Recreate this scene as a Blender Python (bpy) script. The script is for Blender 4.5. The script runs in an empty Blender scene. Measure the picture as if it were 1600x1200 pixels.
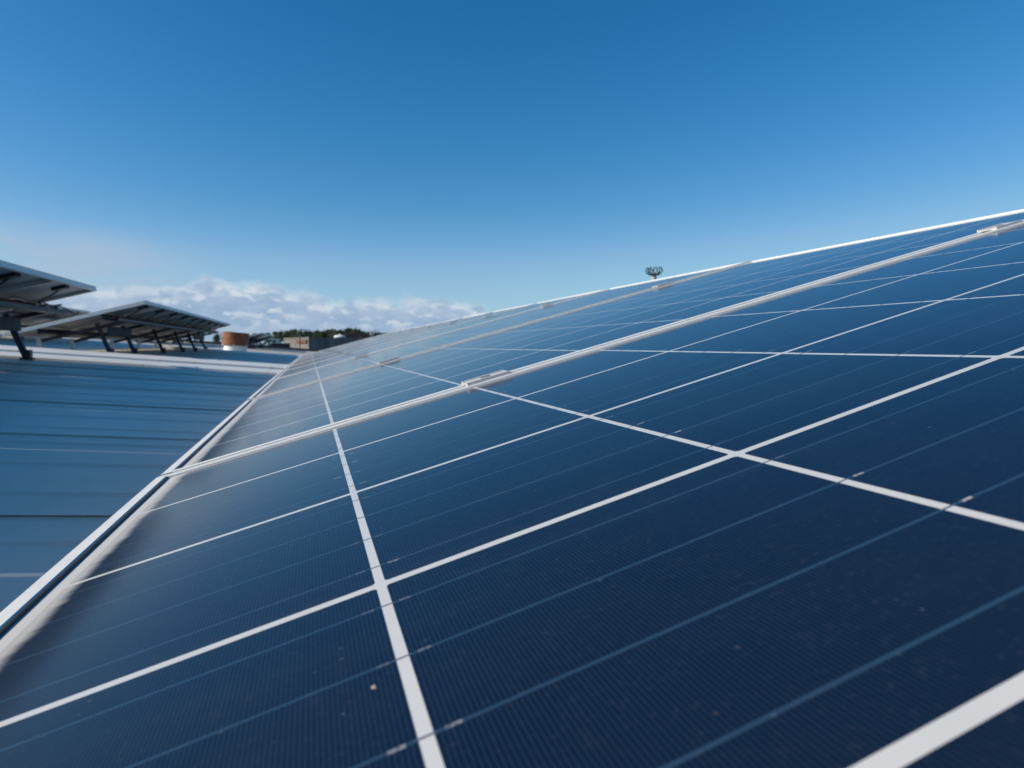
import bpy, bmesh, math, random
from mathutils import Matrix, Vector
random.seed(7)
R = math.radians
S = bpy.context.scene
COL = S.collection

# ------------------------------------------------------------------ camera
TILT = R(15.18)
CAM = Vector((0.15299, -0.75994, 0.13618))
cam_d = bpy.data.cameras.new('camera')
cam = bpy.data.objects.new('camera', cam_d); COL.objects.link(cam)
rot = Matrix(((0.956154601, 0.0169790888, -0.292369781),
              (-0.292862388, 0.0554343423, -0.954546309),
              (0.0, 0.998317957, 0.057976338)))
# columns of this matrix are camera axes seen from the world
cam.matrix_world = Matrix.Translation(CAM) @ rot.to_4x4()
cam_d.sensor_width = 36; cam_d.lens = 1031.8 / 1600 * 36
cam_d.clip_start = 0.01; cam_d.clip_end = 9000
cam_d.dof.use_dof = True
cam_d.dof.focus_distance = .45
cam_d.dof.aperture_fstop = 17
S.camera = cam

# ------------------------------------------------------------------ sky, sun, exposure
SUN_EL, SUN_AZ = R(26.5), R(-88)          # azimuth measured clockwise from +Y
S.view_settings.view_transform = 'Standard'; S.view_settings.look = 'None'
S.view_settings.exposure = 0.0; S.view_settings.gamma = 1.0
S.view_settings.use_curve_mapping = False
sd = bpy.data.lights.new('sun', 'SUN'); sd.energy = 4.7; sd.angle = R(0.53); sd.color = (1, .92, .78)
sun = bpy.data.objects.new('sun', sd); COL.objects.link(sun)
sv = Vector((math.sin(SUN_AZ) * math.cos(SUN_EL), math.cos(SUN_AZ) * math.cos(SUN_EL), math.sin(SUN_EL)))
sun.rotation_euler = sv.to_track_quat('Z', 'Y').to_euler()
sun.location = (-20, 0, 20)

W = bpy.data.worlds.new('World'); S.world = W; W.use_nodes = True
nt = W.node_tree; nt.nodes.clear()

class NB:
    """tiny node builder"""
    def __init__(s, tree): s.t = tree
    def n(s, kind, **kw):
        nd = s.t.nodes.new(kind)
        for k, v in kw.items():
            if k.startswith('i_'):
                nd.inputs[k[2:].replace('_', ' ')].default_value = v
            else: setattr(nd, k, v)
        return nd
    def link(s, a, b): s.t.links.new(a, b)
    def put(s, sock, v):
        if hasattr(v, 'links') or isinstance(v, bpy.types.NodeSocket): s.t.links.new(v, sock)
        else: sock.default_value = v
    def m(s, op, a, b=0.0, c=0.0, clamp=False):
        nd = s.t.nodes.new('ShaderNodeMath'); nd.operation = op; nd.use_clamp = clamp
        for i, v in enumerate((a, b, c)): s.put(nd.inputs[i], v)
        return nd.outputs[0]
    def ss(s, x, lo, hi, a=0.0, b=1.0):
        nd = s.t.nodes.new('ShaderNodeMapRange'); nd.interpolation_type = 'SMOOTHSTEP'
        s.put(nd.inputs[0], x); s.put(nd.inputs[1], lo); s.put(nd.inputs[2], hi); s.put(nd.inputs[3], a); s.put(nd.inputs[4], b)
        return nd.outputs[0]
    def noise(s, vec, scale, detail=4, rough=.5, dim='3D'):
        nd = s.t.nodes.new('ShaderNodeTexNoise'); nd.noise_dimensions = dim
        if vec is not None: s.t.links.new(vec, nd.inputs['Vector'])
        nd.inputs['Scale'].default_value = scale; nd.inputs['Detail'].default_value = detail; nd.inputs['Roughness'].default_value = rough
        return nd.outputs['Fac']
    def mix(s, f, a, b, mode='MIX'):
        nd = s.t.nodes.new('ShaderNodeMix'); nd.data_type = 'RGBA'; nd.blend_type = mode
        s.put(nd.inputs[0], f); s.put(nd.inputs[6], a); s.put(nd.inputs[7], b)
        return nd.outputs[2]
    def xyz(s, vec):
        nd = s.t.nodes.new('ShaderNodeSeparateXYZ'); s.t.links.new(vec, nd.inputs[0]); return nd.outputs
    def comb(s, x, y, z=0.0):
        nd = s.t.nodes.new('ShaderNodeCombineXYZ')
        for i, v in enumerate((x, y, z)): s.put(nd.inputs[i], v)
        return nd.outputs[0]

b = NB(nt)
WS = 0.10
sky = b.n('ShaderNodeTexSky', sky_type='NISHITA', sun_disc=False, sun_elevation=SUN_EL, sun_rotation=SUN_AZ,
          altitude=0, air_density=1.0, dust_density=0.3, ozone_density=1.5)
hsv = b.n('ShaderNodeHueSaturation'); hsv.inputs['Saturation'].default_value = 1.12; hsv.inputs['Value'].default_value = 0.935
b.link(sky.outputs[0], hsv.inputs['Color'])
tc = b.n('ShaderNodeTexCoord')
X, Y, Z = b.xyz(tc.outputs['Generated'])
el = b.m('MULTIPLY', b.m('ARCSINE', Z), 57.2958)
az = b.m('MULTIPLY', b.m('ARCTAN2', X, Y), 57.2958)
v1 = b.comb(b.m('MULTIPLY', az, 1.0), b.m('MULTIPLY', el, 1.9), 3.1)
n_big = b.noise(v1, .16, 3, .5)
n_mid = b.noise(v1, .42, 6, .52)
n_puff = b.noise(v1, .75, 5, .5)
# cumulus bank: its height changes slowly with azimuth, broken up in places, ends at right
naz = b.noise(b.comb(az, 0.0, 7.7), .10, 2, .5)
envelope = b.m('ADD', b.ss(b.m('ADD', az, b.m('MULTIPLY', b.m('SUBTRACT', n_mid, .5), 16.0)), 17.5, 12.5), b.ss(az, 40.0, 60.0), clamp=True)
topline = b.m('ADD', 4.15, b.m('MULTIPLY', b.m('SUBTRACT', naz, .5), 1.6))
topline = b.m('ADD', topline, b.m('SUBTRACT', b.ss(az, 3.0, -5.0, 0.0, 1.25), b.ss(az, -7.0, -13.0, 0.0, .9)))
topline = b.m('ADD', topline, b.m('MULTIPLY', b.m('SUBTRACT', n_mid, .5), 2.3))
topline = b.m('MULTIPLY', topline, envelope)
d = b.m('SUBTRACT', topline, el)
bank = b.ss(d, -0.15, b.ss(n_big, .35, .65, .35, 1.1))
bank = b.m('MULTIPLY', bank, b.ss(b.m('ADD', n_mid, b.m('MULTIPLY', n_big, .6)), .50, .72, .55, 1.0))
# bright tops just under the upper edge and separate bright puffs inside
rim = b.m('MULTIPLY', b.ss(d, 1.9, 0.1), b.ss(n_puff, .34, .56))
puff = b.m('MULTIPLY', b.ss(n_puff, .52, .66), b.ss(el, 0.6, 2.2))
bright = b.m('ADD', rim, b.m('MULTIPLY', puff, .8), clamp=True)
ccol = b.mix(bright, (.295, .42, .605, 1), (.64, .715, .79, 1))
ccol = b.mix(b.ss(n_mid, .38, .62, 0.0, .6), ccol, (.45, .555, .70, 1))
csc = b.n('ShaderNodeVectorMath', operation='SCALE'); b.link(ccol, csc.inputs[0]); csc.inputs[3].default_value = 1 / WS
# thin veil at left above the bank
v2 = b.comb(b.m('MULTIPLY', az, .35), b.m('MULTIPLY', el, 1.3), 9.0)
n_v = b.noise(v2, .5, 5, .55)
veil = b.m('MULTIPLY', b.ss(el, 9.0, 6.8), b.ss(b.m('ADD', az, b.m('MULTIPLY', el, 1.2)), 2.0, -8.0))
veil = b.m('MULTIPLY', b.m('MULTIPLY', veil, b.ss(n_v, .30, .60, .35, 1.0)), .72)
vsc = b.n('ShaderNodeVectorMath', operation='SCALE'); vsc.inputs[0].default_value = (.40, .515, .665); vsc.inputs[3].default_value = 1 / WS
s1 = hsv.outputs[0]
# pale air low over the horizon
low = b.m('MULTIPLY', b.ss(el, 12.0, -1.0), .35)
lsc = b.n('ShaderNodeVectorMath', operation='SCALE'); lsc.inputs[0].default_value = (.33, .53, .78); lsc.inputs[3].default_value = 1 / WS
s1 = b.mix(low, s1, lsc.outputs[0])
# camera-like colour response of the clear sky: deeper blue high up
sc3 = b.n('ShaderNodeSeparateColor'); b.link(s1, sc3.inputs[0])
def resp(o, a, p, mx):
    c = b.m('MULTIPLY', o, WS)
    return b.m('MULTIPLY', o, b.m('MINIMUM', b.m('MULTIPLY', b.m('POWER', c, p), a), mx))
cc3 = b.n('ShaderNodeCombineColor')
b.link(resp(sc3.outputs[0], 3.3, 1.08, .84), cc3.inputs[0]); b.link(resp(sc3.outputs[1], 1.14, .09, 1.06), cc3.inputs[1])
bb = b.m('MULTIPLY', b.m('MULTIPLY', sc3.outputs[2], 1.34), b.ss(b.m('MULTIPLY', sc3.outputs[2], WS), .46, .85, 1.0, .74)); b.link(bb, cc3.inputs[2])
s1v = b.mix(veil, cc3.outputs[0], vsc.outputs[0])
s2 = b.mix(b.m('MULTIPLY', bank, .93), s1v, csc.outputs[0])
bg = b.n('ShaderNodeBackground'); bg.inputs['Strength'].default_value = WS
b.link(s2, bg.inputs['Color'])
wo = b.n('ShaderNodeOutputWorld'); b.link(bg.outputs[0], wo.inputs[0])

# ------------------------------------------------------------------ materials
def mat(name):
    m = bpy.data.materials.new(name); m.use_nodes = True
    nb = NB(m.node_tree); p = m.node_tree.nodes['Principled BSDF']
    return m, nb, p

def plain(name, col, rough=.6, metal=0.0, vary=.12, scale=20, bump=0.0, spec=None):
    m, nb, p = mat(name)
    t = nb.n('ShaderNodeTexCoord'); oi = nb.n('ShaderNodeObjectInfo')
    n = nb.noise(t.outputs['Object'], scale, 5, .6)
    f = nb.m('ADD', nb.m('MULTIPLY', nb.m('SUBTRACT', n, .5), vary * 2), nb.m('MULTIPLY', nb.m('SUBTRACT', oi.outputs['Random'], .5), vary * .6))
    f = nb.m('ADD', 1.0, f)
    sc = nb.n('ShaderNodeVectorMath', operation='SCALE'); sc.inputs[0].default_value = col; nb.link(f, sc.inputs[3])
    nb.link(sc.outputs[0], p.inputs['Base Color'])
    nb.link(nb.ss(n, .2, .8, rough - .08, rough + .08), p.inputs['Roughness'])
    p.inputs['Metallic'].default_value = metal
    if spec is not None: p.inputs['Specular IOR Level'].default_value = spec
    if bump:
        bp = nb.n('ShaderNodeBump'); bp.inputs['Strength'].default_value = bump; bp.inputs['Distance'].default_value = .01
        nb.link(n, bp.inputs['Height']); nb.link(bp.outputs[0], p.inputs['Normal'])
    return m

COAT_IOR = 1.27
def glass_front(nb, p, base, dustmul=1.0, uoff=0.0):
    """laminate under toughened glass: base colour, film of dust, glass coat"""
    g = nb.n('ShaderNodeNewGeometry')
    x, y, z = nb.xyz(g.outputs['Position'])
    u = nb.m('ADD', nb.m('MULTIPLY', x, math.cos(TILT)), nb.m('MULTIPLY', z, math.sin(TILT)))
    pos = g.outputs['Position']
    nl = nb.noise(pos, 3.5, 4, .6)
    nf = nb.noise(pos, 60, 5, .65)
    # streaked grime washed down to the low frame
    st = nb.noise(nb.comb(nb.m('MULTIPLY', x, 14.0), nb.m('MULTIPLY', y, 60.0), z), 1.0, 4, .6)
    edge = nb.ss(nb.m('ADD', u, nb.m('MULTIPLY', nb.m('SUBTRACT', st, .5), .010)), .0385, .0295)
    edge2 = nb.ss(nb.m('ADD', u, nb.m('MULTIPLY', nb.m('SUBTRACT', nl, .5), .12)), .12, .03, 0.0, .012)
    film = nb.m('ADD', .0005, nb.m('MULTIPLY', nb.ss(nl, .35, .75), .004))
    film = nb.m('ADD', film, nb.m('MULTIPLY', nb.ss(nf, .55, .78), .008))
    drip = nb.noise(nb.comb(nb.m('MULTIPLY', x, 2.2), nb.m('MULTIPLY', y, 38.0), nb.m('MULTIPLY', z, 2.2)), 1.0, 5, .62)
    film = nb.m('ADD', film, nb.m('MULTIPLY', nb.ss(drip, .50, .74), .010))
    film = nb.m('ADD', film, nb.m('MULTIPLY', nb.ss(nb.noise(pos, 420, 3, .7), .54, .76), .022))
    # specks
    vo = nb.n('ShaderNodeTexVoronoi'); vo.inputs['Scale'].default_value = 130; nb.link(pos, vo.inputs['Vector'])
    vs = nb.n('ShaderNodeSeparateColor'); nb.link(vo.outputs['Color'], vs.inputs[0])
    rad = nb.ss(vs.outputs[0], .55, 1.0, 0.02, .10)
    sp = nb.m('MULTIPLY', nb.ss(vo.outputs['Distance'], nb.m('ADD', rad, .03), nb.m('MULTIPLY', rad, .3)), nb.m('GREATER_THAN', vs.outputs[0], .55))
    sp = nb.m('MULTIPLY', sp, nb.m('MULTIPLY', nb.m('POWER', vs.outputs[1], 3.0), .20))
    dust = nb.m('ADD', nb.m('ADD', nb.m('MULTIPLY', film, dustmul), sp), nb.m('ADD', nb.m('MULTIPLY', edge, .78), edge2), clamp=True)
    col = nb.mix(dust, base, (.60, .56, .51, 1))
    nb.link(col, p.inputs['Base Color'])
    p.inputs['Roughness'].default_value = .55
    p.inputs['Specular IOR Level'].default_value = .06
    p.inputs['Coat Weight'].default_value = .84
    p.inputs['Coat IOR'].default_value = COAT_IOR
    nb.link(nb.m('ADD', nb.ss(nl, .3, .8, .075, .115), nb.m('MULTIPLY', dust, .5)), p.inputs['Coat Roughness'])
    p.inputs['Sheen Weight'].default_value = .006
    p.inputs['Sheen Roughness'].default_value = .35
    p.inputs['Sheen Tint'].default_value = (.9, .92, 1, 1)

def cell_material():
    m, nb, p = mat('silicon_cell')
    t = nb.n('ShaderNodeTexCoord'); oi = nb.n('ShaderNodeObjectInfo')
    x, y, z = nb.xyz(t.outputs['Object'])
    rnd = oi.outputs['Random']
    base = nb.mix(rnd, (.0012, .0052, .019, 1), (.0034, .0090, .032, 1))
    nn = nb.noise(t.outputs['Object'], 9, 3, .6)
    base = nb.mix(nb.ss(nn, .3, .7, 0.0, .3), base, (.002, .012, .033, 1))
    # fingers 1.4 mm apart, running along y
    fr = nb.m('FRACT', nb.m('MULTIPLY', x, 1 / .0014))
    fg = nb.ss(nb.m('ABSOLUTE', nb.m('SUBTRACT', fr, .5)), .16, .34)
    base = nb.mix(nb.m('MULTIPLY', fg, .75), base, (.010, .027, .056, 1))
    # four busbars 39.6 mm apart, running along x
    q = nb.m('ABSOLUTE', nb.m('SUBTRACT', nb.m('FRACT', nb.m('ADD', nb.m('MULTIPLY', y, 1 / .0396), 10.0)), .5))
    bus = nb.ss(q, .0135, .0205, 1.0, 0.0)
    base = nb.mix(nb.m('MULTIPLY', bus, .9), base, (.024, .060, .112, 1))
    # pale solder marks near the cell's ends
    idx = nb.m('FLOOR', nb.m('ADD', nb.m('MULTIPLY', y, 1 / .0396), 10.0))
    wn = nb.n('ShaderNodeTexWhiteNoise', noise_dimensions='2D'); nb.link(nb.comb(idx, rnd), wn.inputs['Vector'])
    st = nb.m('ADD', -.0752, nb.m('MULTIPLY', wn.outputs[0], .0015))
    mk = nb.m('MULTIPLY', nb.m('GREATER_THAN', x, st), nb.m('LESS_THAN', x, nb.m('ADD', -.0718, nb.m('MULTIPLY', wn.outputs[0], .0028))))
    mk = nb.m('MULTIPLY', mk, nb.ss(q, .012, .022, 1.0, 0.0))
    rough = nb.noise(t.outputs['Object'], 700, 3, .7)
    mk = nb.m('MULTIPLY', mk, nb.m('MULTIPLY', nb.ss(rough, .35, .6), nb.ss(wn.outputs[0], .3, .95, .18, 1.0)))
    base = nb.mix(mk, base, (.52, .47, .43, 1))
    glass_front(nb, p, base)
    return m

def sheet_material():
    m, nb, p = mat('white_backsheet')
    t = nb.n('ShaderNodeTexCoord')
    n = nb.noise(t.outputs['Object'], 40, 4, .6)
    base = nb.mix(n, (.58, .57, .55, 1), (.66, .65, .63, 1))
    glass_front(nb, p, base, .5)
    return m

M = {}
M['cell'] = cell_material()
M['sheet'] = sheet_material()
M['back'] = plain('grey_white_module_back', (.36, .38, .40), .5, 0, .06, 6)
M['alu'] = plain('anodised_aluminium', (.76, .74, .70), .5, .05, .05, 30)
M['ribbon'] = plain('tinned_ribbon', (.10, .14, .20), .35, .3, .1, 200)
M['clamp'] = plain('mill_aluminium', (.62, .60, .58), .55, .05, .12, 60)
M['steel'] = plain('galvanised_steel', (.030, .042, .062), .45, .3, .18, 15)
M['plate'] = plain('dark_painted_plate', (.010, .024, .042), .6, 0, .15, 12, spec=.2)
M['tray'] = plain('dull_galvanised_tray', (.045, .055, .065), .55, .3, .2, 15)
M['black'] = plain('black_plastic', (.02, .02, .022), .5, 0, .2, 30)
M['redcable'] = plain('red_cable', (.18, .03, .03), .5, 0, .2, 30)
M['bolt'] = plain('zinc_bolt', (.4, .4, .4), .4, .8, .1, 90)
M['flash'] = plain('white_painted_flashing', (.82, .79, .74), .5, 0, .05, 3)
M['dark'] = plain('dark_weathered_metal', (.05, .055, .06), .7, 0, .2, 2)
M['white'] = plain('white_paint', (.78, .78, .77), .5, 0, .05, 2)
M['ground'] = plain('dry_ground', (.12, .11, .08), .95, 0, .3, .02)
M['wood'] = plain('pine_bark', (.10, .07, .05), .9, 0, .2, 3)
M['lampmetal'] = plain('dark_painted_steel', (.035, .04, .045), .5, .2, .2, 3)
M['mastbeige'] = plain('pale_concrete_pole', (.45, .42, .38), .8, 0, .1, 2)

def roof_material():
    m, nb, p = mat('coated_roof_sheet')
    g = nb.n('ShaderNodeNewGeometry'); oi = nb.n('ShaderNodeObjectInfo')
    x, y, z = nb.xyz(g.outputs['Position'])
    streak = nb.noise(nb.comb(nb.m('MULTIPLY', x, .7), nb.m('MULTIPLY', y, 26.0), 0.0), 1.0, 5, .6)
    blot = nb.noise(g.outputs['Position'], 1.3, 4, .6)
    fine = nb.noise(g.outputs['Position'], 60, 4, .6)
    f = nb.m('ADD', .84, nb.m('ADD', nb.m('MULTIPLY', streak, .18), nb.m('MULTIPLY', blot, .12)))
    f = nb.m('MULTIPLY', f, nb.ss(oi.outputs['Random'], 0, 1, .94, 1.04))
    sc = nb.n('ShaderNodeVectorMath', operation='SCALE'); sc.inputs[0].default_value = (.74, .66, .56); nb.link(f, sc.inputs[3])
    nb.link(sc.outputs[0], p.inputs['Base Color'])
    p.inputs['Metallic'].default_value = .05; p.inputs['Specular IOR Level'].default_value = .35
    nb.link(nb.ss(nb.m('ADD', streak, nb.m('MULTIPLY', fine, .3)), .4, .9, .36, .5), p.inputs['Roughness'])
    return m
M['roof'] = roof_material()

def rust_material():
    m, nb, p = mat('rusted_steel')
    t = nb.n('ShaderNodeTexCoord')
    n1 = nb.noise(t.outputs['Object'], 5, 6, .65); n2 = nb.noise(t.outputs['Object'], 28, 5, .6)
    c = nb.mix(nb.ss(n1, .35, .65), (.15, .052, .022, 1), (.27, .095, .038, 1))
    c = nb.mix(nb.ss(n2, .5, .7, 0.0, .5), c, (.09, .035, .02, 1))
    nb.link(c, p.inputs['Base Color']); p.inputs['Roughness'].default_value = .85
    return m
M['rust'] = rust_material()

def concrete_material():
    m, nb, p = mat('stained_concrete')
    g = nb.n('ShaderNodeNewGeometry'); x, y, z = nb.xyz(g.outputs['Position'])
    st = nb.noise(nb.comb(nb.m('MULTIPLY', x, 2.2), nb.m('MULTIPLY', y, 2.2), nb.m('MULTIPLY', z, .25)), 1.0, 5, .6)
    c = nb.mix(nb.ss(st, .35, .65), (.15, .135, .125, 1), (.25, .23, .21, 1))
    nb.link(c, p.inputs['Base Color']); p.inputs['Roughness'].default_value = .9
    return m
M['concrete'] = concrete_material()

def leaf_material():
    m, nb, p = mat('pine_needles')
    g = nb.n('ShaderNodeNewGeometry'); oi = nb.n('ShaderNodeObjectInfo')
    n = nb.noise(g.outputs['Position'], .9, 3, .6)
    c = nb.mix(nb.ss(n, .3, .7), (.050, .085, .032, 1), (.115, .155, .055, 1))
    c = nb.mix(nb.m('MULTIPLY', oi.outputs['Random'], .35), c, (.10, .11, .045, 1))
    nb.link(c, p.inputs['Base Color']); p.inputs['Roughness'].default_value = .8
    return m
M['leaf'] = leaf_material()

# ------------------------------------------------------------------ helpers
def box(bm, x0, x1, y0, y1, z0, z1, mtx=None):
    vs = [bm.verts.new((x, y, z)) for x in (x0, x1) for y in (y0, y1) for z in (z0, z1)]
    if mtx:
        for v in vs: v.co = mtx @ v.co
    for f in ((0, 1, 3, 2), (4, 6, 7, 5), (0, 4, 5, 1), (2, 3, 7, 6), (0, 2, 6, 4), (1, 5, 7, 3)):
        bm.faces.new([vs[i] for i in f])

def prism(bm, prof, p0, p1, ax, ay):
    """extrude closed 2-D profile from p0 to p1 with axes ax, ay"""
    a = [bm.verts.new(p0 + ax * u + ay * v) for u, v in prof]
    c = [bm.verts.new(p1 + ax * u + ay * v) for u, v in prof]
    n = len(prof)
    for i in range(n): bm.faces.new((a[i], a[(i + 1) % n], c[(i + 1) % n], c[i]))
    bm.faces.new(a[::-1]); bm.faces.new(c)

def tube(bm, pts, r, seg=6):
    pts = [Vector(p) for p in pts]; rings = []
    for i, p in enumerate(pts):
        d = (pts[min(i + 1, len(pts) - 1)] - pts[max(i - 1, 0)]).normalized()
        up = Vector((0, 0, 1)) if abs(d.z) < .9 else Vector((1, 0, 0))
        a = d.cross(up).normalized(); c = d.cross(a)
        rr = r[i] if isinstance(r, (list, tuple)) else r
        rings.append([bm.verts.new(p + (a * math.cos(k * 6.28318 / seg) + c * math.sin(k * 6.28318 / seg)) * rr) for k in range(seg)])
    for i in range(len(rings) - 1):
        for k in range(seg):
            bm.faces.new((rings[i][k], rings[i][(k + 1) % seg], rings[i + 1][(k + 1) % seg], rings[i + 1][k]))
    bm.faces.new(rings[0][::-1]); bm.faces.new(rings[-1])

def mesh(bm, name, m, smooth=False):
    bmesh.ops.recalc_face_normals(bm, faces=bm.faces)
    me = bpy.data.meshes.new(name); bm.to_mesh(me); bm.free()
    me.materials.append(m)
    if smooth:
        for p in me.polygons: p.use_smooth = True
        try: me.set_sharp_from_angle(angle=R(35))
        except Exception: pass
    return me

def ob(name, me, parent=None, loc=(0, 0, 0), rot=(0, 0, 0), kind=None):
    o = bpy.data.objects.new(name, me); COL.objects.link(o)
    o.location = loc; o.rotation_euler = rot
    if parent: o.parent = parent
    if kind: o['kind'] = kind
    return o

def thing(name, label, cat, loc=(0, 0, 0), rot=(0, 0, 0), group=None, me=None):
    o = ob(name, me, None, loc, rot)
    o['label'] = label; o['category'] = cat
    if group: o['group'] = group
    return o

def copy_tree(o, parent=None):
    c = o.copy(); COL.objects.link(c)
    if parent:
        c.parent = parent
    for ch in list(o.children): copy_tree(ch, c)
    return c

V = Vector
# ------------------------------------------------------------------ setting: ground and roof
bm = bmesh.new(); box(bm, -3000, 3000, -3000, 3500, -7.4, -7.0)
g = ob('ground', mesh(bm, 'ground', M['ground']), kind='structure')

RS = -.080                                   # roof rises to the left
RZ = lambda x: -.172 + RS * x
RX0, RX1 = -16.0, 5.0
RY0, RY1 = -6.2, 38.5
roof = ob('roof', None, kind='structure'); roof.empty_display_size = .5
bm = bmesh.new()                              # building body under the sheets
zl, zr = RZ(RX0) - .09, RZ(RX1) - .09
for (xa, xb) in ((RX0, RX1),):
    vs = [V((xa, RY0, -7)), V((xb, RY0, -7)), V((xb, RY1, -7)), V((xa, RY1, -7)), V((xa, RY0, zl)), V((xb, RY0, zr)), V((xb, RY1, zr)), V((xa, RY1, zl))]
    vv = [bm.verts.new(v) for v in vs]
    for f in ((0, 1, 2, 3), (4, 7, 6, 5), (0, 4, 5, 1), (1, 5, 6, 2), (2, 6, 7, 3), (3, 7, 4, 0)): bm.faces.new([vv[i] for i in f])
ob('building_wall', mesh(bm, 'building_wall', M['concrete']), roof)
# one roofing sheet: cover .96 m in y, three low ribs and a lap step
SH = .96
prof = [(0.0, .000), (.10, .0)]
def rib(c, w=.022, tw=.010, h=.0045): return [(c - w, 0.0), (c - tw, h), (c + tw, h), (c + w, 0.0)]
prof = [(-.022, .0048), (.012, .0048), (.013, .0)]
for c in (.17, .485, .80): prof += rib(c)
prof += [(SH - .03, 0.0), (SH - .012, .004), (SH - .001, .004)]
bm = bmesh.new()
NX = 14
rows = []
for i in range(NX + 1):
    x = RX0 + (RX1 - RX0) * i / NX
    rows.append([bm.verts.new((x, y, RZ(x) + z)) for y, z in prof])
for i in range(NX):
    for k in range(len(prof) - 1):
        bm.faces.new((rows[i][k], rows[i + 1][k], rows[i + 1][k + 1], rows[i][k + 1]))
sheet_me = mesh(bm, 'roof_sheet', M['roof'])
k0 = int((RY0 - .526) / SH)
y = .526 + k0 * SH
while y < RY1 - .5:
    ob('roof_sheet', sheet_me, roof, (0, y, random.uniform(-.0008, .0008)))
    y += SH

# white flashing strips across the roof
def flashing(y0, w, h, joints, lw=.17):
    root = thing('roof_flashing', 'x', 'roof flashing')
    for (a, c, z0, z1, nm) in ((y0 - lw, y0 - .012, .012, .030, 'lower_strip'), (y0 + .012, y0 + w, .02, h, 'cap_strip')):
        xs = [RX0] + joints + [RX1]
        for i in range(len(xs) - 1):
            xa, xb = xs[i] + .003, xs[i + 1] - .003
            bm = bmesh.new()
            pr = [(a, RZ(xa) + z0 - .015), (a, RZ(xa) + z1 - .008), (a + .02, RZ(xa) + z1), (c - .02, RZ(xa) + z1 + .004), (c, RZ(xa) + z1 - .02), (c, RZ(xa) + z0 - .015)]
            dz = RZ(xb) - RZ(xa)
            A = [bm.verts.new((xa, yy, zz)) for yy, zz in pr]; B = [bm.verts.new((xb, yy, zz + dz)) for yy, zz in pr]
            n = len(pr)
            for q in range(n): bm.faces.new((A[q], A[(q + 1) % n], B[(q + 1) % n], B[q]))
            bm.faces.new(A[::-1]); bm.faces.new(B)
            ob(nm, mesh(bm, nm, M['flash']), root)
    # dark gap between the two strips
    bm = bmesh.new()
    A = [bm.verts.new((x, yy, RZ(x) + .017)) for x in (RX0, RX1) for yy in (y0 - .02, y0 + .02)]
    bm.faces.new((A[0], A[2], A[3], A[1]))
    ob('gap_seal', mesh(bm, 'gap_seal', M['dark']), root)
    return root
# joints between the strip lengths
J1 = [-13, -10.6, -8.3, -6.1, -4.2, -2.62, -1.35, -1.02, -.25, 1.4, 3.2]
f1 = flashing(6.95, .84, .060, J1, .74); f1['label'] = 'white metal flashing strip across the roof just left of the near panel row'
f2 = flashing(15.9, .9, .05, [-12, -9, -6, -3.5, -2.0, -.6, 1.0, 3.0]); f2['label'] = 'white flashing band across the roof in front of the rusty vent'
f1['group'] = f2['group'] = 'white flashings across the roof'
# thin conduit lying behind the near flashing
t = thing('conduit_pipe', 'thin pale conduit running across the roof behind the near white flashing', 'conduit')
bm = bmesh.new(); tube(bm, [(x, 8.05, RZ(x) + .05) for x in (-9, -4, 0, 4)], .012, 8); ob('pipe', mesh(bm, 'pipe', M['flash'], True), t)
for x in (-3.4, -2.2, -.95, -.1, 1.1):
    bm = bmesh.new(); box(bm, x - .02, x + .02, 8.01, 8.09, RZ(x), RZ(x) + .066); ob('bracket', mesh(bm, 'bracket', M['flash']), t)
# roof end upstand
bm = bmesh.new()
vv = [V((RX0, RY1, zl)), V((RX1, RY1, zr)), V((RX1, RY1 + .2, zr)), V((RX0, RY1 + .2, zl))]
A = [bm.verts.new(v) for v in vv]; B = [bm.verts.new(v + V((0, 0, .22))) for v in vv]
for q in range(4): bm.faces.new((A[q], A[(q + 1) % 4], B[(q + 1) % 4], B[q]))
bm.faces.new(A[::-1]); bm.faces.new(B)
ob('roof_upstand', mesh(bm, 'roof_upstand', M['dark']), roof)

# ------------------------------------------------------------------ solar panel prototype
L, WD, P = 1.496, .972, .988            # length up the slope, width along the row, spacing
U0 = .004; VS = -.017                    # low edge and first seam
CP = .158; CPV = .1591; CS_U, CS_V = .1543, .1545
RIM = .0026; LIP = .012; DEP = .038
lipprof = [(.004, -DEP), (.024, -DEP), (.024, -DEP + .0018), (.0058, -DEP + .0018), (.0058, -.0065), (LIP, -.0065), (LIP, .0014), (LIP - .0010, RIM), (.0006, RIM), (0, RIM - .0005), (0, RIM - .0009), (.004, RIM - .0012)]
def frame_members():
    out = []
    X_, Y_, Z_ = V((1, 0, 0)), V((0, 1, 0)), V((0, 0, 1))
    for kind in range(4):
        bm = bmesh.new()
        if kind == 0: prism(bm, lipprof, V((.0, 0, 0)), V((0, WD, 0)), X_, Z_)
        if kind == 1: prism(bm, lipprof, V((L, 0, 0)), V((L, WD, 0)), -X_, Z_)
        if kind == 2: prism(bm, lipprof, V((.0112, 0, -.0001)), V((L - .0112, 0, -.0001)), Y_, Z_)
        if kind == 3: prism(bm, lipprof, V((.0112, WD, -.0001)), V((L - .0112, WD, -.0001)), -Y_, Z_)
        out.append(mesh(bm, 'frame_rail', M['alu']))
    return out
FRAMES = frame_members()
bm = bmesh.new(); box(bm, .0065, L - .0065, .0065, WD - .0065, -.0055, 0.0); SHEET = mesh(bm, 'backsheet', M['sheet'])
# back face gets the plain grey-white back material
SHEET.materials.append(M['back'])
for p in SHEET.polygons:
    if p.normal.z < -.5: p.material_index = 1
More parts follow.
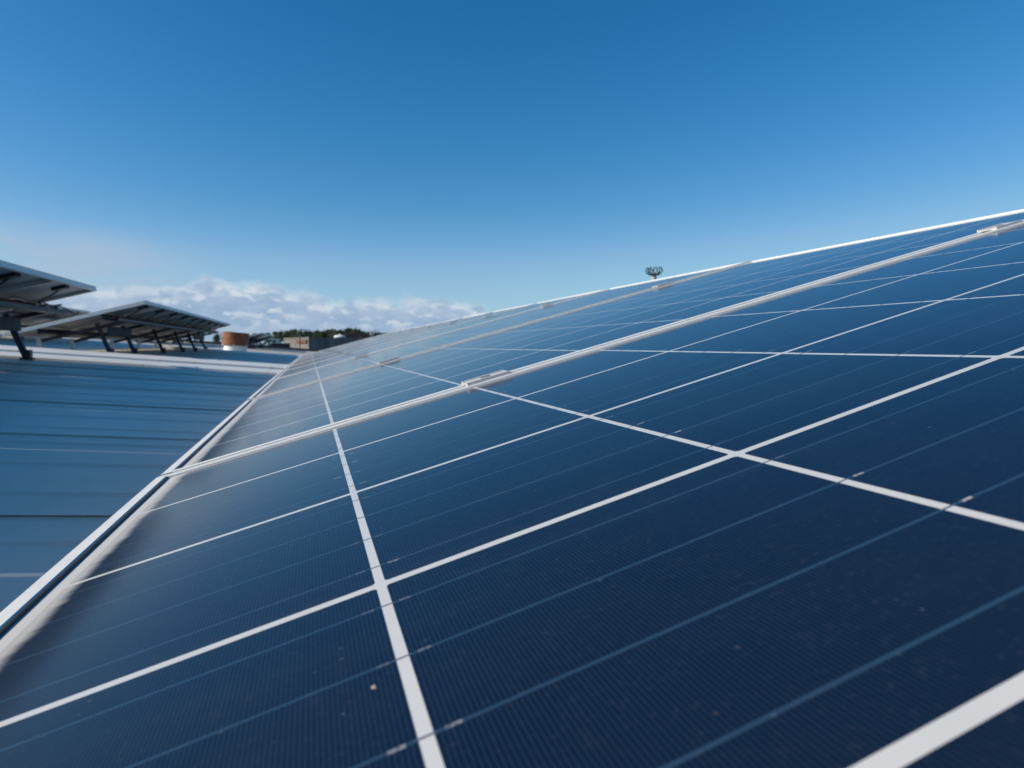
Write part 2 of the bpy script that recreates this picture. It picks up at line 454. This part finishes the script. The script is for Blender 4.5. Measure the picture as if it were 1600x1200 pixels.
# cell: chamfered square slab, .15 mm proud
def cell_bm(bm, cx, cy, z=0.0, t=.00004):
    c = .0011; hx, hy = CS_U / 2, CS_V / 2
    pr = [(-hx + c, -hy), (hx - c, -hy), (hx, -hy + c), (hx, hy - c), (hx - c, hy), (-hx + c, hy), (-hx, hy - c), (-hx, -hy + c)]
    A = [bm.verts.new((cx + a, cy + d, z)) for a, d in pr]; B = [bm.verts.new((cx + a, cy + d, z + t)) for a, d in pr]
    for q in range(8): bm.faces.new((A[q], A[(q + 1) % 8], B[(q + 1) % 8], B[q]))
    bm.faces.new(B)
bm = bmesh.new(); cell_bm(bm, 0, 0); CELL = mesh(bm, 'cell', M['cell'])
CU = [(.1831 - U0) - CP / 2 + CP * i for i in range(9)]
V_FIRST = .1986 + VS - .008             # distance of first cell gap from the far inner edge
CV = [WD - (V_FIRST - CPV / 2) - CPV * j for j in range(6)]
bm = bmesh.new()
for cv in CV:
    for k in range(4):
        y = cv + (-1.5 + k) * .0396
        for i in range(1, 9):
            x = CU[0] - CP / 2 + CP * i
            box(bm, x - .0028, x + .0028, y - .00035, y + .00035, .00002, .00012)
RIBBON = mesh(bm, 'ribbon', M['ribbon'])
bm = bmesh.new()
for cu in CU:
    for cv in CV: cell_bm(bm, cu, cv)
# joined far cells need per-cell local coordinates for the busbars: keep them as cells would be, one mesh per string
bm.free()
def string_mesh():
    bm = bmesh.new()
    for cu in CU: cell_bm(bm, cu, 0)
    return mesh(bm, 'cell_string', M['cellfar'])
def cellfar_material():
    m, nb, p = mat('silicon_cell_string')
    t = nb.n('ShaderNodeTexCoord'); oi = nb.n('ShaderNodeObjectInfo')
    x, y, z = nb.xyz(t.outputs['Object'])
    base = nb.mix(oi.outputs['Random'], (.006, .014, .038, 1), (.007, .017, .042, 1))
    q = nb.m('ABSOLUTE', nb.m('SUBTRACT', nb.m('FRACT', nb.m('ADD', nb.m('MULTIPLY', y, 1 / .0396), 10.0)), .5))
    base = nb.mix(nb.ss(q, .0135, .0205, .9, 0.0), base, (.024, .060, .112, 1))
    glass_front(nb, p, base)
    return m
M['cellfar'] = cellfar_material()
STRING = string_mesh()
SHADE = bmesh.new(); box(SHADE, LIP + .0002, LIP + .0016, LIP + .001, WD - LIP - .001, .0002, RIM - .0006); SHADE = mesh(SHADE, 'shade_strip', M['black'])  # black strip added as the dark shade on the low rail's inner wall
JB = bmesh.new(); box(JB, 0, .11, 0, .09, -.032, -.0058); JB = mesh(JB, 'junction_box', M['black'])

ROWROT = lambda s: (-s, -TILT, 0)
def detailed_panel(full):
    root = ob('solar_panel', None); root.empty_display_size = .2
    for f in FRAMES: ob('frame_rail', f, root)
    ob('backsheet', SHEET, root)
    if full:
        for j, cv in enumerate(CV):
            for i, cu in enumerate(CU):
                ob('cell', CELL, root, (cu, cv, 0), (0, 0, math.pi if i == 0 else 0))
    else:
        for cv in CV:
            ob('cell_string', STRING, root, (0, cv, 0))
    ob('shade_strip', SHADE, root)
    ob('ribbon', RIBBON, root, kind='stuff')
    ob('junction_box', JB, root, (L - .20, WD / 2 - .045, 0))
    return root

PF = detailed_panel(True); PL_ = detailed_panel(False)
ORD = ['second', 'third', 'fourth', 'fifth', 'sixth', 'seventh', 'eighth', 'ninth', 'tenth', 'eleventh', 'twelfth', 'thirteenth', 'fourteenth', 'fifteenth']
NROW = 14
DR = [0, .0005, .002, .003, .0035, .004, .004, .0045, .005, .0055, .006, .007, .008, .009, .009]   # row sags slightly with distance
seams = []
z = 0.0; usedF = usedL = False
for k in range(-1, NROW):
    full = 0 <= k <= 3
    if full: o = PF if not usedF else copy_tree(PF); usedF = True
    else: o = PL_ if not usedL else copy_tree(PL_); usedL = True
    yc = VS + (k - 1) * P + .008
    s = DR[max(k, 0)]
    o.location = (U0 * math.cos(TILT), yc, U0 * math.sin(TILT) + z + (-.0009 if k == 1 else random.uniform(-.0006, .0006) if k > 1 else 0)); o.rotation_euler = ROWROT(s)
    seams.append((yc + WD + .008, z, s))
    if k >= 0: z -= s * P
    o['category'] = 'solar panel'; o['group'] = 'solar panels of the near row'
    if k == -1: o['label'] = 'solar panel behind the camera at the near end of the row, outside the picture'
    elif k == 0: o['label'] = 'blue solar panel filling the foreground, nearest in the row, with dirty low edge'
    elif k == NROW - 1: o['label'] = 'farthest solar panel of the near row, at the end close to the concrete building'
    else: o['label'] = ORD[k - 1] + ' solar panel up the near row counted from the foreground panel'
ROW_END_Y = VS + (NROW - 1) * P

# a small tan dropping dried on the near panel
def on_glass(u, v, n_=0.0): return V((u * math.cos(TILT) - n_ * math.sin(TILT), v, u * math.sin(TILT) + n_ * math.cos(TILT)))
bm = bmesh.new(); rr_ = random.Random(4)
for k in range(5):
    a = k * 1.3; r0 = .00035 + .0002 * rr_.random(); off = V((math.cos(a) * .0005, math.sin(a) * .0007, 0)) * (k > 0)
    ring = [bm.verts.new(V((math.cos(q * .785) * r0, math.sin(q * .785) * r0 * 1.3, .00004)) + off) for q in range(8)]
    top = bm.verts.new(V((0, 0, .00028)) + off)
    for q in range(8): bm.faces.new((ring[q], ring[(q + 1) % 8], top))
M['dropping'] = plain('dried_dropping', (.42, .32, .24), .9, 0, .2, 900)
t = thing('dirt_speck', 'tiny tan dried speck on the foreground cell left of the white strip', 'dirt speck', on_glass(.1740, -.5860), (0, -TILT, 0), me=mesh(bm, 'dirt_speck', M['dropping']))

# ------------------------------------------------------------------ clamps on the seams
def clamp_thing():
    root = ob('panel_clamp', None); root.empty_display_size = .05
    h, wv, wl = .0037, .030, .053
    bm = bmesh.new()
    prof = [(-.015, .0), (.015, .0), (.015, h), (.0128, h), (.0128, .0022), (-.0128, .0022), (-.0128, h), (-.015, h)]
    prism(bm, prof, V((0, 0, RIM + .0003)), V((wl, 0, RIM + .0003)), V((0, 1, 0)), V((0, 0, 1)))
    bmesh.ops.bevel(bm, geom=[e for e in bm.edges], offset=.0003, segments=1, affect='EDGES')
    ob('channel', mesh(bm, 'channel', M['clamp']), root)
    bm = bmesh.new(); bmesh.ops.create_cone(bm, cap_ends=True, segments=6, radius1=.0062, radius2=.0062, depth=.0012, matrix=Matrix.Translation((wl / 2, 0, RIM + .0031)))
    ob('bolt', mesh(bm, 'bolt', M['bolt']), root)
    bm = bmesh.new(); box(bm, wl / 2 - .003, wl / 2 + .003, -.004, .004, -.055, RIM); ob('bolt_shank', mesh(bm, 'bolt_shank', M['bolt']), root)
    return root
CL = clamp_thing(); first = True
for i, (sy, sz, s) in enumerate(seams[1:NROW]):
    for u, wh in ((.336, 'lower'), (1.16, 'upper')):
        c = CL if first else copy_tree(CL); first = False
        c.rotation_euler = ROWROT(s)
        c.location = (u * math.cos(TILT), sy, u * math.sin(TILT) + sz - .0005)
        c['category'] = 'clamp'; c['group'] = 'aluminium clamps on the seams between panels'
        w = 'first' if i == 0 else ORD[i - 1]
        c['label'] = '%s aluminium channel clamp on the %s seam between panels from the camera' % (wh, w)

# support of the near row: two rails and short legs
def near_support():
    t = thing('panel_support', 'galvanised rails and short legs carrying the near row of solar panels', 'panel support')
    for u in (.35, 1.15):
        bm = bmesh.new()
        x, zz = u * math.cos(TILT), u * math.sin(TILT) - .062
        A = V((x, -1.9, zz)); B = V((x, ROW_END_Y, zz + z))
        prism(bm, [(-.02, -.03), (.02, -.03), (.02, .02), (-.02, .02)], A, B, V((1, 0, 0)), V((0, 0, 1)))
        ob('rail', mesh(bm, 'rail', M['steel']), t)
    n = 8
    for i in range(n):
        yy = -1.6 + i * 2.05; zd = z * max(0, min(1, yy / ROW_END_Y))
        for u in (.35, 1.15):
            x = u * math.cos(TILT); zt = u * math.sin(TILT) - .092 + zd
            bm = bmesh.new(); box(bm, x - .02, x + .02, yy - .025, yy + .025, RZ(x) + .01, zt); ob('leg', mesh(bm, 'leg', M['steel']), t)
near_support()

# ------------------------------------------------------------------ raised rows seen from behind
# underside panel: frame, sheet, junction box, cable
bm = bmesh.new()
CABLE_PTS = [(L - .15, WD / 2, -.03), (L - .24, WD / 2 + .06, -.05), (L - .38, WD / 2 + .12, -.075), (L - .47, WD / 2 + .15, -.11)]
tube(bm, CABLE_PTS, .0065, 5); CAB = mesh(bm, 'cable', M['black'], True)
bm = bmesh.new(); box(bm, .008, L - .008, .008, WD - .008, .0001, .0003); FRONT = mesh(bm, 'cell_sheet', M['cellfar'])
def back_panel():
    root = ob('solar_panel', None)
    for f in FRAMES: ob('frame_rail', f, root)
    ob('backsheet', SHEET, root)
    ob('cell_sheet', FRONT, root)
    j = ob('junction_box', JB, root, (L - .20, WD / 2 - .045, 0))
    ob('cable', CAB, root)
    return root
BP = back_panel(); bfirst = True
HX, HZ = -1.71, .676                      # high edge of the first raised row
X0 = HX - L * math.cos(TILT); Z0 = HZ - L * math.sin(TILT)
def c_channel(bm, p0, p1, w, h, ax, ay, t=.004):
    prism(bm, [(0, 0), (w, 0), (w, t), (t, t), (t, h - t), (w, h - t), (w, h), (0, h)], p0, p1, ax, ay)

def array(row, y_end, n, tag_txt, leg_ys, plates=()):
    global bfirst
    dx, dz = -3.03 * row, .262 * row
    x0, z0 = X0 + dx, Z0 + dz
    y_start = y_end - n * P
    for i in range(n):
        o = BP if bfirst else copy_tree(BP); bfirst = False
        o.location = (x0, y_start + i * P + .002, z0); o.rotation_euler = ROWROT(0); o.scale = (1, (P - .004) / WD, 1)
        o['category'] = 'solar panel'; o['group'] = 'raised solar panels seen from behind'
        place = 'last' if i == n - 1 else ('first' if i == 0 else ORD[i - 1])
        o['label'] = 'back of the %s panel, %s' % (place, tag_txt)
    sup = thing('panel_support', 'dark steel legs under ' + tag_txt, 'panel support', (x0, y_start, RZ(x0)), group='steel supports of the raised rows')
    O = V((x0, y_start, RZ(x0)))
    def at(u, yy, n_): return V((x0 + u * math.cos(TILT) - n_ * math.sin(TILT), yy, z0 + u * math.sin(TILT) + n_ * math.cos(TILT))) - O
    # purlins under the panels, running along the row
    for u in (.30, .98):
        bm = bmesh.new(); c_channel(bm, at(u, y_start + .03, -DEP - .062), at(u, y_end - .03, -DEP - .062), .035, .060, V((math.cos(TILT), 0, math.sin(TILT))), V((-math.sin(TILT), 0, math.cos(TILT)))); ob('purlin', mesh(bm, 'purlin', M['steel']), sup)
    # cable tray hung under the upper half
    bm = bmesh.new()
    a, c = at(1.06, y_start - .04, -DEP - .10), at(1.06, y_end + .06, -DEP - .10)
    prism(bm, [(0, 0), (.10, 0), (.10, .035), (.097, .035), (.097, .003), (.003, .003), (.003, .035), (0, .035)], a, c, V((1, 0, 0)), V((0, 0, 1)))
    tr = ob('cable_tray', mesh(bm, 'cable_tray', M['tray']), sup)
    for k in range(5):
        bm = bmesh.new(); pts = []
        nn = n * 7
        for i in range(nn + 1):
            yy = y_start - .03 + (y_end - y_start + .08) * i / nn
            ph = k * 1.7 + row
            pts.append(at(1.06, yy, -DEP - .10) + V((.02 + .015 * k + .012 * math.sin(i * 1.3 + ph), 0, .018 + .010 * k + .028 * max(0, math.sin(i * .9 + ph * 2)))))
        tube(bm, pts, .007 if k else .010, 5)
        ob('cable', mesh(bm, 'cable', M['redcable'] if k in (1, 3) else M['black'], True), tr)
    # loose end of a cable at the row's end
    bm = bmesh.new(); e = at(1.06, y_end + .05, -DEP - .08)
    tube(bm, [e + V((.04, -.1, .03)), e + V((.07, .02, .05)), e + V((.12, .05, .02)), e + V((.17, .06, -.02)), e + V((.19, .065, .0))], .006, 5); ob('cable', mesh(bm, 'cable', M['black'], True), tr)
    # legs: rear leg leans towards the low side, short front foot, rafter between
    for yy in leg_ys:
        xb = x0 + (-2.255 - X0) ; xt = xb - .165
        ut = (xt - x0) / math.cos(TILT)
        top = at(ut, yy, -DEP - .03); base = V((xb, yy, RZ(xb) + .006)) - O
        bm = bmesh.new()
        d = (top - base).normalized(); ax = V((0, 1, 0)); ay = d.cross(ax).normalized()
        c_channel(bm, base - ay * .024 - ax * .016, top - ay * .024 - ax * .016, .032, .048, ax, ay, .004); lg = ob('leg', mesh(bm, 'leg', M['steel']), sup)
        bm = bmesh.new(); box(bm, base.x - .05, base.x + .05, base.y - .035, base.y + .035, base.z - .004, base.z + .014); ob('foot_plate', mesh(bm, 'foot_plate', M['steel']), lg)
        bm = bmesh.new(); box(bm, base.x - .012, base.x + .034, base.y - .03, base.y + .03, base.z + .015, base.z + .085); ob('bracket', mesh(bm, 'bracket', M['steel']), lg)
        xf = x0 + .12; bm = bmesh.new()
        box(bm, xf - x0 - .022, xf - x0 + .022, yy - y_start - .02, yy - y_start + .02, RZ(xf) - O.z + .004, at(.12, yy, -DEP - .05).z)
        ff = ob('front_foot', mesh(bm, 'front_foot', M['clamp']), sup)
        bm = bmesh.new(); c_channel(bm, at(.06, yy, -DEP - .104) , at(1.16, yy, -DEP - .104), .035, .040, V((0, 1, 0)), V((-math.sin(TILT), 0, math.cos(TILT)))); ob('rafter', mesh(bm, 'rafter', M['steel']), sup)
    for (ya, yb) in plates:
        xb = x0 + (-2.255 - X0); ut = (xb - .13 - x0) / math.cos(TILT)
        a, c = at(ut, ya, -DEP - .20), at(ut, yb, -DEP - .20)
        bm = bmesh.new(); c_channel(bm, a + V((.035, 0, 0)), c + V((.035, 0, 0)), .02, .115, V((1, 0, 0)), V((0, 0, 1)), .003)
        ob('brace_plate', mesh(bm, 'brace_plate', M['plate']), sup)

A1E, A2E = 6.20, 8.11 + 9 * P
def legs(y0, y1, k):
    return [y0 + (y1 - y0) * i / (k - 1) for i in range(k)]
a1s = A1E - 9 * P
array(0, A1E, 9, 'the nearest raised table at the left edge', [6.14, 4.1, 2.25, .4, -1.45, -2.5], ((3.9, 6.12), (-2.6, -.5)))
array(0, A2E, 9, 'the raised table in front of the rusty vent', [8.75, 9.95, 11.9, 13.75, 15.25, 16.8], ((8.75, 9.95), (15.25, 16.8)))
array(0, 32.2, 4, 'the small raised table just beyond the vent', [28.6, 29.6, 30.7, 31.9])
array(0, 37.6, 4, 'the last raised table of the first row', [34.0, 35.1, 36.3, 37.3])
array(1, A1E, 9, 'the second row left of the nearest table', [5.95, 3.5, 1.0, -1.4])
array(1, A2E, 9, 'the second row behind the nearest table', [8.5, 10.5, 12.5, 14.6, 16.7], ((8.5, 10.5),))
array(1, 32.2, 9, 'the second row left of the vent', [23.7, 25.8, 27.9, 30, 31.9])
array(1, 37.6, 4, 'the second row at the far roof end', [34.0, 35.7, 37.3])
array(2, A2E, 9, 'the third row far left', [8.5, 11.2, 13.9, 16.7])
array(2, 32.2, 9, 'the third row farther back', [23.7, 26.5, 29.3, 31.9])

# ------------------------------------------------------------------ rusty vent
def lathe(bm, prof, seg=40, cap=True):
    rings = [[bm.verts.new((r * math.cos(6.283185 * k / seg), r * math.sin(6.283185 * k / seg), zz)) for k in range(seg)] for r, zz in prof]
    for i in range(len(rings) - 1):
        for k in range(seg): bm.faces.new((rings[i][k], rings[i][(k + 1) % seg], rings[i + 1][(k + 1) % seg], rings[i + 1][k]))
vx, vy = -1.86, 19.4
vt = thing('roof_vent', 'round vent with rusty brown drum on a white base between the panel tables', 'vent', (vx, vy, RZ(vx)), (0, R(4.5), 0)); vt.scale = (.84, .84, .86)
bm = bmesh.new(); lathe(bm, [(.372, -.02), (.365, .05), (.345, .21), (.335, .215), (.33, .0)]); ob('base', mesh(bm, 'base', M['white'], True), vt)
bm = bmesh.new(); lathe(bm, [(.36, .19), (.425, .195), (.43, .20), (.425, .21), (.405, .60), (.415, .605), (.41, .62), (.395, .62), (.39, .45), (.05, .44), (.001, .44)]); ob('drum', mesh(bm, 'drum', M['rust'], True), vt)
for a in range(0, 360, 60):
    bm = bmesh.new(); box(bm, -.016, .016, -.012, .012, .17, .24, Matrix.Rotation(R(a + 28), 4, 'Z') @ Matrix.Translation((.418, 0, 0))); ob('bracket', mesh(bm, 'bracket', M['white']), vt)

# ------------------------------------------------------------------ things beyond the roof
cx, cy = CAM.x, CAM.y
bm = bmesh.new()
foot = [(cx + 0.0, cy + 60), (cx + 16, cy + 61.5), (cx + 17, cy + 80), (cx - 1.2, cy + 78), (cx - 2.35, cy + 68)]
A = [bm.verts.new((x, y, -7)) for x, y in foot]; B = [bm.verts.new((x, y, .78)) for x, y in foot]
n = len(foot)
for q in range(n): bm.faces.new((A[q], A[(q + 1) % n], B[(q + 1) % n], B[q]))
bm.faces.new(A[::-1]); bm.faces.new(B)
cb = thing('concrete_building', 'grey streaked concrete building beyond the far end of the roof', 'building')
ob('wall', mesh(bm, 'wall', M['concrete']), cb)
for i in range(15):                        # precast panel joints as thin pilasters
    t0 = i / 14; x = foot[0][0] + (foot[1][0] - foot[0][0]) * t0; yy = foot[0][1] + (foot[1][1] - foot[0][1]) * t0
    bm = bmesh.new(); box(bm, x - .06, x + .06, yy - .06, yy - .003, -7, .77); ob('pilaster', mesh(bm, 'pilaster', M['concrete']), cb)
bm = bmesh.new()
for q in range(n):
    p0, p1 = V((*foot[q], .79)), V((*foot[(q + 1) % n], .79)); d = (p1 - p0).normalized(); nn = V((d.y, -d.x, 0))
    prism(bm, [(-.1, 0), (.06, 0), (.06, .09), (-.1, .09)], p0, p1, nn, V((0, 0, 1)))
ob('coping', mesh(bm, 'coping', M['concrete']), cb)
rb = thing('rusty_panel', 'small rust red metal box on the side wall of the concrete building', 'metal box')
c0, c1 = V((*foot[0], 0)), V((*foot[4], 0)); dd = (c1 - c0).normalized(); no = V((-dd.y, dd.x, 0))
if no.x > 0: no = -no
bm = bmesh.new(); prism(bm, [(.02, .36), (.14, .36), (.14, .60), (.02, .60)], c0 + dd * .5, c0 + dd * 3.6, no, V((0, 0, 1))); ob('box', mesh(bm, 'box', M['rust']), rb)
bm = bmesh.new(); prism(bm, [(.02, .605), (.17, .605), (.17, .63), (.02, .63)], c0 + dd * .45, c0 + dd * 3.65, no, V((0, 0, 1))); ob('lid', mesh(bm, 'lid', M['dark']), rb)
# rusty beams and tank on its roof
rk = thing('pipe_rack', 'low dark brown pipe rack lying along the top of the concrete building', 'pipe rack')
for k in range(3):
    bm = bmesh.new(); M['brownpipe'] = M.get('brownpipe') or plain('dull_brown_pipe', (.075, .045, .035), .8, 0, .2, 2); tube(bm, [(cx + 3.1, cy + 61.6 + k * .5, .98 + .12 * k), (cx + 10.5, cy + 62.6 + k * .5, 1.08 + .12 * k)], .07, 8); ob('pipe', mesh(bm, 'pipe', M['brownpipe'], True), rk)
for k in range(6):
    x = cx + 3.3 + k * 1.35; bm = bmesh.new(); box(bm, x - .05, x + .05, cy + 61.6 + k * .18, cy + 63.2 + k * .18, .8, 1.14); ob('cradle', mesh(bm, 'cradle', M['dark']), rk)
tk = thing('roof_tank', 'small white domed tank on top of the concrete building', 'tank', (cx + 2.65, cy + 62, .79))
bm = bmesh.new(); lathe(bm, [(.55, -.02), (.55, .12), (.45, .25), (.2, .32), (.001, .34)], 20); ob('shell', mesh(bm, 'shell', M['white'], True), tk)
bm = bmesh.new(); lathe(bm, [(.10, .32), (.10, .40), (.001, .41)], 12); ob('lid', mesh(bm, 'lid', M['white'], True), tk)
tk = thing('roof_cabinet', 'small white cabinet on the concrete building beside the panel row', 'cabinet', (cx + 5.55, cy + 62.3, .80))
bm = bmesh.new(); box(bm, -.16, .16, -.16, .16, 0, .55); ob('body', mesh(bm, 'body', M['white']), tk)
bm = bmesh.new(); box(bm, -.19, .19, -.19, .19, .553, .59); ob('lid', mesh(bm, 'lid', M['white']), tk)
# dark container and white canopy, left of the concrete building
ct = thing('plant_container', 'dark grey plant container left of the concrete building', 'container', (cx - 2.0, cy + 50, 0))
bm = bmesh.new(); box(bm, -.62, .62, 0, 2.5, -7, .30); ob('body', mesh(bm, 'body', M['dark']), ct)
for k in range(7):
    bm = bmesh.new(); box(bm, -.6 + k * .2 - .02, -.6 + k * .2 + .02, -.03, -.002, -7, .28); ob('rib', mesh(bm, 'rib', M['dark']), ct)
cp = thing('white_canopy', 'thin white canopy roof on a post left of the concrete building', 'canopy', (cx - 2.55, cy + 54, 0))
bm = bmesh.new(); box(bm, -1.5, .35, 0, 3, .60, .68); ob('canopy_roof', mesh(bm, 'canopy_roof', M['white']), cp)
bm = bmesh.new(); box(bm, .08, .33, .1, .3, -7, .597); ob('post', mesh(bm, 'post', M['white']), cp)
bm = bmesh.new(); box(bm, -1.5, -1.3, .1, .3, -7, .597); ob('post', mesh(bm, 'post', M['white']), cp)
bm = bmesh.new(); box(bm, -1.29, .07, .15, 3.0, -7, .18); ob('back_wall', mesh(bm, 'back_wall', M['concrete']), cp)
# gantry frame standing before the trees
gt = thing('pipe_gantry', 'thin dark square frame standing above the concrete building before the trees', 'gantry', (cx - .75, cy + 58.0, 0))
bm = bmesh.new(); tube(bm, [(0, 0, -7), (0, 0, 1.46)], .045, 6); ob('post', mesh(bm, 'post', M['lampmetal'], True), gt)
bm = bmesh.new(); tube(bm, [(.78, 0, -7), (.78, 0, 1.30)], .03, 6); ob('post', mesh(bm, 'post', M['lampmetal'], True), gt)
bm = bmesh.new(); tube(bm, [(.05, 0, 1.44), (.70, 0, 1.44), (.86, 0, 1.25)], .035, 6); ob('crossbar', mesh(bm, 'crossbar', M['lampmetal'], True), gt)

# utility poles and line
def pole(x, y, h, lab):
    t = thing('utility_pole', lab, 'utility pole', (x, y, -7), group='utility poles before the trees')
    bm = bmesh.new(); tube(bm, [(0, 0, 0), (0, 0, h)], [.22, .14], 8); ob('post', mesh(bm, 'post', M['mastbeige'], True), t)
    bm = bmesh.new(); box(bm, -1.1, 1.1, -.08, .08, h - .9, h - .75); ob('crossarm', mesh(bm, 'crossarm', M['mastbeige']), t)
    for s_ in (-1, 0, 1):
        bm = bmesh.new(); tube(bm, [(s_ * .9, 0, h - .745), (s_ * .9, 0, h - .45)], .07, 6); ob('insulator', mesh(bm, 'insulator', M['mastbeige'], True), t)
pole(cx + 17.0, cy + 180, 11.6, 'pale utility pole just beside the far end of the panel row')
pole(cx - 42, cy + 180, 10.8, 'pale utility pole hidden behind the raised tables')
bm = bmesh.new()
pts = [(cx - 42 + 59 * i / 16, cy + 180, 3.4 + .8 * i / 16 - .9 * (1 - ((i - 8) / 8) ** 2)) for i in range(17)]
tube(bm, pts, .03, 4)
t = thing('power_line', 'thin power line strung low across the sky above the trees', 'power line', me=mesh(bm, 'power_line', M['lampmetal']))

# floodlight mast beyond the row's top edge
DM = 60.0
px, py = 1021, 415
def world_at(px_, py_, dist):
    v = rot @ V(((px_ - 800) / 1031.8, (600 - py_) / 1031.8, -1)); return CAM + v * dist
mp = world_at(1022, 429, DM)
ms = thing('floodlight_mast', 'tall mast with a ring of dark floodlight hoops showing above the panel row', 'floodlight mast', (mp.x, mp.y, -7))
H = mp.z + 7
bm = bmesh.new(); tube(bm, [(0, 0, 0), (0, 0, H - .05)], [.40, .22], 14); ob('mast', mesh(bm, 'mast', M['mastbeige'], True), ms)
bm = bmesh.new(); tube(bm, [(0, 0, H - .045), (0, 0, H + .03)], [.5, .55], 16); ob('platform', mesh(bm, 'platform', M['lampmetal'], True), ms)
for k in range(9):
    a = 6.283185 * k / 9 + .2
    c, s_ = math.cos(a), math.sin(a); rr = .62
    bm = bmesh.new(); pts = []
    for i in range(13):
        q = 6.283185 * i / 12
        pts.append((c * rr + -s_ * .16 * math.cos(q) + c * .13 * math.cos(q), s_ * rr + c * .16 * math.cos(q) + s_ * .13 * math.cos(q), H + .36 + .27 * math.sin(q)))
    tube(bm, pts, .032, 6); hp = ob('lamp_hoop', mesh(bm, 'lamp_hoop', M['lampmetal'], True), ms)
    bm = bmesh.new(); tube(bm, [(c * .3, s_ * .3, H + .031), (c * .55, s_ * .55, H + .14)], .03, 5); ob('arm', mesh(bm, 'arm', M['lampmetal']), ms)

# ------------------------------------------------------------------ pine trees
def tree_meshes(seed):
    rnd = random.Random(seed)
    h = 13.0
    bm = bmesh.new()
    tube(bm, [(0, 0, 0), (.15, .05, h * .45), (.05, -.1, h * .9)], [.32, .22, .08], 8)
    for k in range(6):
        a = rnd.uniform(0, 6.28); z0_ = h * rnd.uniform(.5, .8); l = rnd.uniform(1.2, 2.4)
        tube(bm, [(0.1, 0, z0_), (math.cos(a) * l, math.sin(a) * l, z0_ + rnd.uniform(.5, 1.4))], [.1, .03], 5)
    trunk = mesh(bm, 'trunk', M['wood'])
    bm = bmesh.new()
    clumps = []
    for k in range(24):
        a = rnd.uniform(0, 6.28); zz = h * rnd.uniform(.30, .98); rr = (1.15 - zz / h) * 5.2 * rnd.uniform(.15, 1) + .1
        clumps.append((V((math.cos(a) * rr, math.sin(a) * rr, zz)), rnd.uniform(.7, 1.35)))
    clumps.append((V((0, 0, h * .95)), 1.0)); clumps.append((V((0, 0, h * .8)), 1.4))
    for c, r in clumps:
        for i in range(95):
            d = V((rnd.gauss(0, 1), rnd.gauss(0, 1), rnd.gauss(0, .75)))
            d = d.normalized() * r * rnd.uniform(.35, 1.08)
            p = c + d; sz = rnd.uniform(.20, .46)
            e1 = V((rnd.gauss(0, 1), rnd.gauss(0, 1), rnd.gauss(0, 1))).normalized() * sz
            e2 = V((rnd.gauss(0, 1), rnd.gauss(0, 1), rnd.gauss(0, 1))).normalized() * sz
            bm.faces.new((bm.verts.new(p - e1), bm.verts.new(p + e1), bm.verts.new(p + e2)))
    me = bpy.data.meshes.new('crown'); bm.to_mesh(me); bm.free(); me.materials.append(M['leaf'])
    return trunk, me
TM = [tree_meshes(s_) for s_ in (3, 11, 23, 41)]
tr_rnd = random.Random(5)
def tree_px(px_, top, dist, var, lab):
    w = world_at(px_, top, dist)
    hh = (w.z + 7) / 13.3
    t = thing('pine_tree', lab, 'tree', (w.x, w.y, -7), (0, 0, tr_rnd.uniform(0, 6.28)), 'pine trees beyond the concrete building')
    wd = hh * tr_rnd.uniform(.82, 1.05)
    t.scale = (wd, wd, hh)
    ob('trunk', TM[var][0], t); ob('crown', TM[var][1], t)
TR = [(400, 521.5), (419, 520.5), (431, 518.5), (438, 518), (446, 517.5), (453, 516.5), (460, 514.8), (468, 517), (476, 517.5), (484, 517.8), (491, 518),
      (497, 516.5), (504, 517.5), (511, 515.5), (519, 514.3), (527, 517), (534, 516), (541, 514.5), (546, 512.8), (554, 514), (561, 515), (568, 518), (575, 519), (581, 520), (589, 521), (596, 521.5),
      (604, 521), (613, 520), (622, 521), (388, 523), (376, 522.5), (364, 523), (351, 524), (338, 523)]
for i, (px_, ty) in enumerate(TR):
    l = TR[i - 1][0] if i else 0
    if px_ > 600: lab = '%s pine tree hidden behind the far end of the panel row' % ORD[(px_ - 600) // 9]
    elif px_ < 395: lab = '%s low pine tree to the left behind the rusty vent' % ORD[(388 - px_) // 12]
    else:
        fr = (px_ - 400) / 196
        lab = '%s pine tree from the left in the tree line beyond the concrete building' % (['first', 'second', 'third', 'fourth', 'fifth', 'sixth', 'seventh', 'eighth', 'ninth', 'tenth', 'eleventh', 'twelfth', 'thirteenth', 'fourteenth', 'fifteenth', 'sixteenth', 'seventeenth', 'eighteenth', 'nineteenth', 'twentieth', 'twenty-first', 'twenty-second', 'twenty-third', 'twenty-fourth', 'twenty-fifth', 'twenty-sixth'][i])
    tree_px(px_, ty, tr_rnd.uniform(270, 320), i % 4, lab)
